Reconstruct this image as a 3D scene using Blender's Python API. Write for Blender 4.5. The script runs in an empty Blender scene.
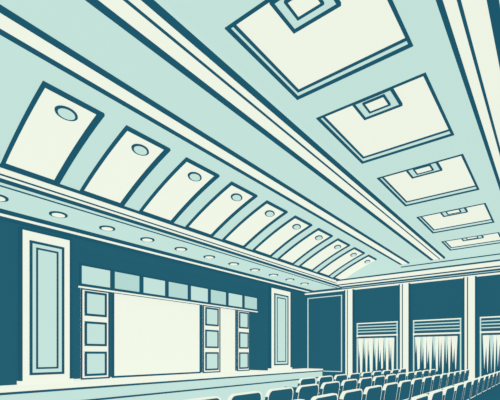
import bpy, math, random
from mathutils import Vector
H=1.7   # eye height above floor
sc=bpy.context.scene
try:
    sc.view_settings.view_transform='Standard'; sc.view_settings.look='None'
except Exception as e: print(e)

def lin(c):
    c=c/255
    return c/12.92 if c<=.04045 else ((c+.055)/1.055)**2.4
def mat(name,rgb,e=.96,rough=.9):
    m=bpy.data.materials.new(name); m.use_nodes=True
    nt=m.node_tree; b=nt.nodes['Principled BSDF']
    col=tuple(lin(v) for v in rgb)+(1,)
    n=nt.nodes.new('ShaderNodeTexNoise'); n.inputs['Scale'].default_value=3
    tc=nt.nodes.new('ShaderNodeTexCoord'); nt.links.new(tc.outputs['Object'],n.inputs['Vector'])
    r=nt.nodes.new('ShaderNodeValToRGB')
    r.color_ramp.elements[0].color=tuple(v*.985 for v in col[:3])+(1,)
    r.color_ramp.elements[1].color=col
    nt.links.new(n.outputs['Fac'],r.inputs['Fac'])
    b.inputs['Base Color'].default_value=tuple(v*.12 for v in col[:3])+(1,)
    nt.links.new(r.outputs['Color'],b.inputs['Emission Color'])
    b.inputs['Emission Strength'].default_value=e  # every surface glows in its own colour; emission stands in for room lighting
    b.inputs['Roughness'].default_value=rough
    b.inputs['Specular IOR Level'].default_value=0
    return m
CREAM=mat('cream_selflit_paint',(240,245,229)); TEAL=mat('pale_teal_selflit_paint',(196,226,218))
DARK=mat('dark_teal_selflit_paint',(35,93,112)); INK=mat('dark_teal_selflit_outline',(29,87,107))
MID=mat('mid_teal_selflit_paint',(130,179,182)); SOFT=mat('soft_teal_selflit_paint',(180,215,209))

class B:
    def __init__(s,name): s.n=name; s.v=[]; s.f=[]; s.m=[]; s.mats=[]
    def mi(s,m):
        if m not in s.mats: s.mats.append(m)
        return s.mats.index(m)
    def face(s,pts,m):
        i=len(s.v); s.v+= [(p[0],p[1],p[2]+H) for p in pts]
        s.f.append(tuple(range(i,i+len(pts)))); s.m.append(s.mi(m))
    def box(s,x0,x1,y0,y1,z0,z1,m):
        i=len(s.v)
        s.v+=[(x,y,z+H) for z in (z0,z1) for y in (y0,y1) for x in (x0,x1)]
        for f in ((0,2,3,1),(4,5,7,6),(0,1,5,4),(2,6,7,3),(0,4,6,2),(1,3,7,5)):
            s.f.append(tuple(i+k for k in f)); s.m.append(s.mi(m))
    def frame_y(s,x0,x1,z0,z1,w,y0,y1,m):
        s.box(x0,x1,y0,y1,z0,z0+w,m); s.box(x0,x1,y0,y1,z1-w,z1,m)
        s.box(x0,x0+w,y0,y1,z0+w,z1-w,m); s.box(x1-w,x1,y0,y1,z0+w,z1-w,m)
    def frame_z(s,x0,x1,y0,y1,w,z0,z1,m):
        s.box(x0,x1,y0,y0+w,z0,z1,m); s.box(x0,x1,y1-w,y1,z0,z1,m)
        s.box(x0,x0+w,y0+w,y1-w,z0,z1,m); s.box(x1-w,x1,y0+w,y1-w,z0,z1,m)
    def frame_x(s,y0,y1,z0,z1,w,x0,x1,m):
        s.box(x0,x1,y0,y1,z0,z0+w,m); s.box(x0,x1,y0,y1,z1-w,z1,m)
        s.box(x0,x1,y0,y0+w,z0+w,z1-w,m); s.box(x0,x1,y1-w,y1,z0+w,z1-w,m)
    def disc(s,c,r,h,m,n=28,u=(1,0,0),v=(0,1,0),k2=1.0):
        c=Vector(c);u=Vector(u);v=Vector(v);w=u.cross(v).normalized()*h
        a=[c+(u*math.cos(t)+v*k2*math.sin(t))*r for t in [2*math.pi*k/n for k in range(n)]]
        b=[p+w for p in a]
        s.face(a,m); s.face(b[::-1],m)
        for k in range(n): s.face([a[k],b[k],b[(k+1)%n],a[(k+1)%n]],m)
    def done(s,parent=None):
        me=bpy.data.meshes.new(s.n); me.from_pydata(s.v,[],s.f)
        for m in s.mats: me.materials.append(m)
        me.polygons.foreach_set('material_index',s.m); me.update()
        o=bpy.data.objects.new(s.n,me); sc.collection.objects.link(o)
        if parent: o.parent=parent
        return o

XB=24.3; YS=14.0; XL=-3.0
# ---------------- floor
b=B('floor'); b.box(XL,XB,-4,YS+1.6,-1.9,-1.7,TEAL); b.done()
b=B('seating_carpet'); b.box(1.0,XB-.4,-2.5,7.4,-1.7,-1.685,DARK); b.done()
# ---------------- stage platform
b=B('stage_platform')
b.box(XL,XB-.02,12.65,YS+1.55,-1.7,-1.12,TEAL)
b.box(XL,XB-.02,12.6,YS+1.55,-1.12,-1.02,CREAM)
b.box(XL,XB-.02,12.58,12.65,-1.19,-1.12,INK)
b.box(XL,XB-.02,12.58,12.65,-1.62,-1.56,INK)
b.done()
# ---------------- stage wall (proscenium)
OX0,OX1,OT=7.3,19.55,4.0
b=B('wall_stage')
b.box(XL,OX0,YS,YS+.3,-1.015,5,DARK); b.box(OX1,XB,YS,YS+.3,-1.015,5,DARK)
b.box(OX0,OX1,YS,YS+.3,OT,5,DARK)
b.box(OX0-.3,OX1+.3,YS+1.4,YS+1.6,-1.015,5,DARK)
b.box(OX0-.3,OX0,YS+.3,YS+1.4,-1.015,5,DARK); b.box(OX1,OX1+.3,YS+.3,YS+1.4,-1.015,5,DARK)
b.box(OX0-.3,OX1+.3,YS+.3,YS+1.4,4.6,5,DARK)
b.done()
def pilaster(x0,x1):
    b=B('wall_pilaster'); z0,z1=-1.01,4.15; y=YS
    b.box(x0,x1,y-.16,y,z0,z1,CREAM)
    b.frame_y(x0-.03,x1+.03,z0,z1+.04,.08,y-.2,y-.02,INK)
    w=x1-x0
    b.box(x0+.16*w,x1-.16*w,y-.19,y-.15,z0+.3,z1-.35,TEAL)
    b.frame_y(x0+.16*w,x1-.16*w,z0+.3,z1-.35,.08,y-.22,y-.15,INK)
    b.frame_y(x0+.28*w,x1-.28*w,z0+.5,z1-.55,.06,y-.21,y-.15,INK)
    b.box(x0-.05,x1+.05,y-.24,y,z0,z0+.12,CREAM)
    b.done()
pilaster(5.45,7.15); pilaster(19.75,22.1)
# valance
b=B('stage_valance'); yv=YS+.45
b.box(OX0,OX1,yv,yv+.12,2.55,OT+.2,DARK)
n=8; vx0=7.75; vx1=19.2; w=(vx1-vx0)/n
for k in range(n):
    a=vx0+k*w
    b.box(a+.06,a+w-.06,yv-.05,yv,2.68,3.45,TEAL if k%2==0 else SOFT)
    b.frame_y(a+.02,a+w-.02,2.64,3.5,.08,yv-.08,yv,INK)
b.box(vx0,vx1,yv-.05,yv,2.56,2.62,CREAM)
b.done()
b=B('projection_screen')
k14=(YS+.7)/14
b.box(8.97*k14,13.84*k14,YS+.7,YS+.76,-1.01,2.62,CREAM)
b.frame_y(8.97*k14-.04,13.84*k14+.04,-1.01,2.66,.08,YS+.68,YS+.76,INK)
b.done()
b=B('stage_backdrop_panel')
b.box(15.35*k14,16.56*k14,YS+.7,YS+.76,-1.01,2.62,CREAM); b.done()
def shutter(x0,x1,n=3):
    b=B('stage_wing_panel'); y=YS+.66
    x0*=k14;x1*=k14
    b.box(x0,x1,y,y+.03,-1.01,2.6,CREAM)
    b.frame_y(x0,x1,-1.01,2.6,.06,y-.03,y+.03,INK)
    h=3.6/n; m=.12*(x1-x0)
    for k in range(n):
        z=-1+k*h
        b.box(x0+m,x1-m,y-.03,y,z+.14,z+h-.12,TEAL)
        b.frame_y(x0+m,x1-m,z+.12,z+h-.1,.09,y-.05,y,INK)
    b.done()
shutter(7.58,8.78); shutter(14.0,15.28); shutter(16.7,17.8)
# ---------------- cornice / soffit over stage
b=B('trim_1'); x0,x1=XL,XB
b.box(x0,x1,11.2,YS,4.45,4.8,TEAL)
b.box(x0,x1,11.17,11.2,4.45,4.8,CREAM)
for z0,z1,d in ((4.42,4.49,.06),(4.57,4.61,.05),(4.77,4.86,.06)): b.box(x0,x1,11.2-d,11.25,z0,z1,INK)
b.box(x0,x1,11.5,11.56,4.43,4.45,INK)
b.box(x0,x1,13.35,13.43,4.42,4.45,INK)
b.box(x0,x1,13.5,YS,4.38,4.45,CREAM)
b.box(x0,x1,13.47,13.55,4.37,4.45,INK)
b.box(x0,x1,13.85,YS,4.30,4.38,INK)
b.done()
b=B('recessed_downlights')
for k in range(-2,11):
    X=4.3+1.72*k
    b.disc((X,12.45,4.42),.27,.03,INK); b.disc((X,12.45,4.405),.19,.03,CREAM)
b.done()
# ---------------- back wall
b=B('wall_back')
b.box(XB,XB+.3,-4,YS+.3,-1.9,6.4,DARK); b.done()
b=B('trim_2')
b.box(XB-.9,XB,-4,11.2,4.45,4.75,CREAM)
b.box(XB-.94,XB-.88,-4,11.2,4.43,4.49,INK); b.box(XB-.94,XB-.88,-4,11.2,4.72,4.80,INK)
b.box(XB-.3,XB,-4,11.2,4.38,4.45,TEAL)
b.box(XB-.34,XB-.28,-4,11.2,4.36,4.45,INK)
b.box(XB-.14,XB,-4,13.98,4.2,4.28,CREAM)
b.box(XB-.2,XB,-4,11.2,4.75,6.4,TEAL)
b.box(XB-.25,XB-.18,-4,7.3,5.2,5.25,INK)
b.done()
def column(yc,w=.56):
    b=B('wall_column')
    b.box(XB-.26,XB,yc-w/2,yc+w/2,-1.7,4.2,CREAM)
    b.box(XB-.29,XB,yc-w/2-.03,yc-w/2+.03,-1.7,4.2,INK); b.box(XB-.29,XB,yc+w/2-.03,yc+w/2+.03,-1.7,4.2,INK)
    b.box(XB-.28,XB-.25,yc+.08,yc+.13,-1.7,4.2,INK)
    b.box(XB-.32,XB,yc-w/2-.06,yc+w/2+.06,-1.7,-1.4,TEAL)
    b.done()
for yc in (10.6,7.1,3.65,.2): column(yc)
b=B('wall_panel_moulding')
b.frame_x(11.2,13.8,-1.2,3.95,.05,XB-.06,XB,TEAL)
b.done()
def window(i,y0,y1):
    b=B('window_%d'%i)
    b.box(XB-.08,XB,y0,y1,1.93,2.0,CREAM)
    b.box(XB-.03,XB,y0,y1,1.2,1.93,DARK)
    for z in (1.74,1.56,1.38):
        b.box(XB-.08,XB,y0+.08,y1-.08,z,z+.06,TEAL)
    b.box(XB-.08,XB,y0,y0+.06,-1.3,1.95,TEAL);b.box(XB-.08,XB,y1-.06,y1,-1.3,1.95,TEAL)
    b.box(XB-.1,XB,y0,y1,1.13,1.22,CREAM)
    b.done()
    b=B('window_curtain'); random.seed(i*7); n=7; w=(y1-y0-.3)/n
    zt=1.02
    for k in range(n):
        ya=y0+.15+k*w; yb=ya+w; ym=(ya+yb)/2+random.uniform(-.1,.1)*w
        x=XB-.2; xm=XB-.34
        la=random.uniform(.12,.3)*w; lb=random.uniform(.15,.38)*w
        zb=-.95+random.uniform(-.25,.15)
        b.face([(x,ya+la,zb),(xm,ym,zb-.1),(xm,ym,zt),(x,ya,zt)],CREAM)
        b.face([(xm,ym,zb-.1),(x,yb-lb,zb),(x,yb,zt),(xm,ym,zt)],TEAL if k%2 else CREAM)  # teal half on alternate folds is painted shade
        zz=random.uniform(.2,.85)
        b.face([(xm-.01,ym-.05,zb-.1),(xm-.01,ym+.11,zb-.1),(xm-.01,ym,zz)],INK)  # dark wedge paints the shade inside the fold
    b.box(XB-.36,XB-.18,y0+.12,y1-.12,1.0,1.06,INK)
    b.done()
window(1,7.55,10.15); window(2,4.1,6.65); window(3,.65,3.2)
# ---------------- vault: flattened arc
P0,P1,P2=(11.2,4.84),(9.62,5.78),(8.0,6.22)
def vp(t,off=0):
    y=(1-t)**2*P0[0]+2*t*(1-t)*P1[0]+t*t*P2[0]; z=(1-t)**2*P0[1]+2*t*(1-t)*P1[1]+t*t*P2[1]
    dy=2*(1-t)*(P1[0]-P0[0])+2*t*(P2[0]-P1[0]); dz=2*(1-t)*(P1[1]-P0[1])+2*t*(P2[1]-P1[1])
    l=math.hypot(dy,dz)
    return (y-off*dz/l*1.0, z+off*dy/l*1.0)
def tan(t):
    p,q=vp(t-.01),vp(t+.01); return Vector((0,q[0]-p[0],q[1]-p[1])).normalized()
def t_at(Y):
    lo,hi=0,1
    for _ in range(40):
        m=(lo+hi)/2
        if vp(m)[0]>Y: lo=m
        else: hi=m
    return lo
N=28
b=B('ceiling_vault')
for k in range(N):
    p,q=vp(k/N),vp((k+1)/N)
    b.face([(XL,p[0],p[1]),(XB,p[0],p[1]),(XB,q[0],q[1]),(XL,q[0],q[1])],TEAL)
b.face([(XL,*P2),(XB,*P2),(XB,7.2,P2[1]),(XL,7.2,P2[1])],TEAL)
vault=b.done()
def strip(b,xa,xb,ta,tb,off,m,thick=.05,seg=20):
    for k in range(seg):
        t0=ta+(tb-ta)*k/seg;t1=ta+(tb-ta)*(k+1)/seg
        p,q=vp(t0,off),vp(t1,off); P,Q=vp(t0,off-thick),vp(t1,off-thick)
        b.face([(xa,*p),(xb,*p),(xb,*q),(xa,*q)],m)
        b.face([(xa,*p),(xa,*q),(xa,*Q),(xa,*P)],m); b.face([(xb,*p),(xb,*q),(xb,*Q),(xb,*P)],m)
    for t in(ta,tb):
        p,P=vp(t,off),vp(t,off-thick); b.face([(xa,*p),(xb,*p),(xb,*P),(xa,*P)],m)
ta=.03; tb=t_at(8.85)
for k in range(0,10):
    xa=3.95+2.1*k; xb=xa+1.3
    b=B('acoustic_panel')
    strip(b,xa,xb,ta,tb,.06,CREAM,.06)
    strip(b,xa-.03,xa+.04,ta,tb,.08,INK,.08); strip(b,xb-.03,xb+.14,ta,tb,.08,INK,.08)  # outline left; wider right band also paints the gap's shade
    strip(b,xa-.03,xb+.14,ta-.012,ta+.012,.08,INK,.08,3); strip(b,xa-.03,xb+.14,tb-.01,tb+.015,.08,INK,.08,3)
    t=t_at(9.2); p=vp(t,.09); tv=tan(t); xm=(xa+xb)/2+.02
    b.disc((xm,*p),.27,.03,INK,v=tuple(tv),k2=.62); p=vp(t,.11)
    b.disc((xm,*p),.20,.03,TEAL,v=tuple(tv),k2=.62)
    b.done(vault)
# ---------------- ceiling beams
def beam(ya,sgn):
    b=B('ceiling_beam')
    def bx(a,c,z0,z1,m):
        y0,y1=ya+sgn*a,ya+sgn*c
        b.box(XL,XB,min(y0,y1),max(y0,y1),z0,z1,m)
    bx(0,2.42,5.45,6.3,TEAL)
    bx(-.02,.62,5.40,5.46,CREAM)
    bx(-.05,.03,5.38,5.47,INK)
    bx(.20,.25,5.385,5.41,INK)
    bx(.56,.70,5.38,5.46,INK)
    bx(1.94,2.38,5.40,5.46,CREAM)
    bx(1.88,1.97,5.385,5.46,INK)
    bx(2.32,2.44,5.38,5.5,INK)
    b.done()
beam(4.93,1); beam(1.38,-1)
# ---------------- main ceiling with trays
trays=[(1.2,3.9),(5.05,7.35),(8.3,11.0),(12.3,15.2),(16.8,19.4),(21.2,23.2)]
TY0,TY1=2.07,4.42
b=B('ceiling')
zc=5.6
def cq(x0,x1,y0,y1,z=zc,m=TEAL): b.box(x0,x1,y0,y1,z,z+.04,m)
cq(XL,XB,1.38,TY0); cq(XL,XB,TY1,4.93)
xs=[XL]+[v for t in trays for v in t]+[XB]
for k in range(0,len(xs),2): cq(xs[k],xs[k+1],TY0,TY1)
cq(XL,XB,-4,-1.04)
b.done()
for x0,x1 in trays:
    b=B('ceiling_tray'); d=.13
    b.box(x0,x1,TY0,TY1,zc+d,zc+d+.04,CREAM)
    b.frame_z(x0-.02,x1+.02,TY0-.02,TY1+.02,.02,zc+.02,zc+d+.02,TEAL)
    b.frame_z(x0-.045,x1+.045,TY0-.045,TY1+.045,.06,zc-.02,zc+.02,INK)
    b.frame_z(x0,x1,TY0,TY1,.05,zc+d-.03,zc+d,INK)
    b.done()
    b=B('ceiling_air_diffuser'); z=zc+d; xx=x0+.12; y=(TY0+TY1)/2-.05
    b.frame_z(xx,xx+.75,y-.45,y+.45,.05,z-.06,z,INK)
    b.box(xx+.05,xx+.7,y-.4,y+.4,z-.03,z,TEAL)
    b.frame_z(xx+.12,xx+.55,y-.25,y+.25,.04,z-.07,z-.02,INK)
    b.box(xx+.16,xx+.51,y-.21,y+.21,z-.05,z-.02,CREAM)
    b.done()
# ---------------- seats
def backprof(w,h,r,z0,n=6):
    pts=[(-w/2,z0),(w/2,z0)]
    for k in range(n+1):
        a=math.pi/2*k/n; pts.append((w/2-r+r*math.cos(a),z0+h-r+r*math.sin(a)))
    for k in range(n+1):
        a=math.pi/2+math.pi/2*k/n; pts.append((-w/2+r+r*math.cos(a),z0+h-r+r*math.sin(a)))
    return pts
def seat(b,x,y):
    f=-1.685; w=1.06
    pr=backprof(w,.61,.16,f+.28); pi=backprof(w-.055,.55,.135,f+.308)
    rec=.16
    def S(p,yy): return (x+p[0], y+yy-(p[1]-f-.4)*rec, p[1])
    n=len(pr)
    for yy,m in((-.03,CREAM),(.05,CREAM)):
        for k in range(n):
            a,c,d,e=pr[k],pr[(k+1)%n],pi[(k+1)%n],pi[k]
            b.face([S(a,yy),S(c,yy),S(d,yy),S(e,yy)],m)
    b.face([S(p,-.025) for p in pi],DARK); b.face([S(p,.055) for p in pi],DARK)
    for k in range(n): b.face([S(pr[k],-.03),S(pr[(k+1)%n],-.03),S(pr[(k+1)%n],.05),S(pr[k],.05)],DARK if k in(0,1,n-1) else CREAM)
    b.box(x-.44,x+.44,y+.05,y+.6,f+.34,f+.46,DARK)
    b.box(x-.45,x+.45,y+.58,y+.62,f+.33,f+.47,DARK)
    for s in(-1,1):
        xx=x+s*.59
        b.box(xx-.03,xx+.03,y-.02,y+.36,f,f+.55,DARK)
        b.box(xx-.045,xx+.045,y-.05,y+.46,f+.55,f+.6,DARK)
rows=[(6.6,11.5),(5.1,5.0),(3.6,4.3),(2.1,4.0),(.6,3.7),(-1.0,3.7)]
for y,xs0 in rows:
    b=B('auditorium_seat_row'); x=xs0
    while x<XB-1.2:
        seat(b,x,y); x+=1.3
    b.done()
# ---------------- lights
w=bpy.data.worlds.new('world'); sc.world=w; w.use_nodes=True
w.node_tree.nodes['Background'].inputs[0].default_value=(.9,1,.98,1)
w.node_tree.nodes['Background'].inputs[1].default_value=.4
# ---------------- camera
cd=bpy.data.cameras.new('camera'); cam=bpy.data.objects.new('camera',cd); sc.collection.objects.link(cam)
cd.sensor_width=36; cd.lens=28.08; cd.shift_y=.308; cd.clip_start=.05
cam.location=(0,0,H); cam.rotation_euler=(math.radians(90),0,math.radians(38.03-90))
sc.camera=cam
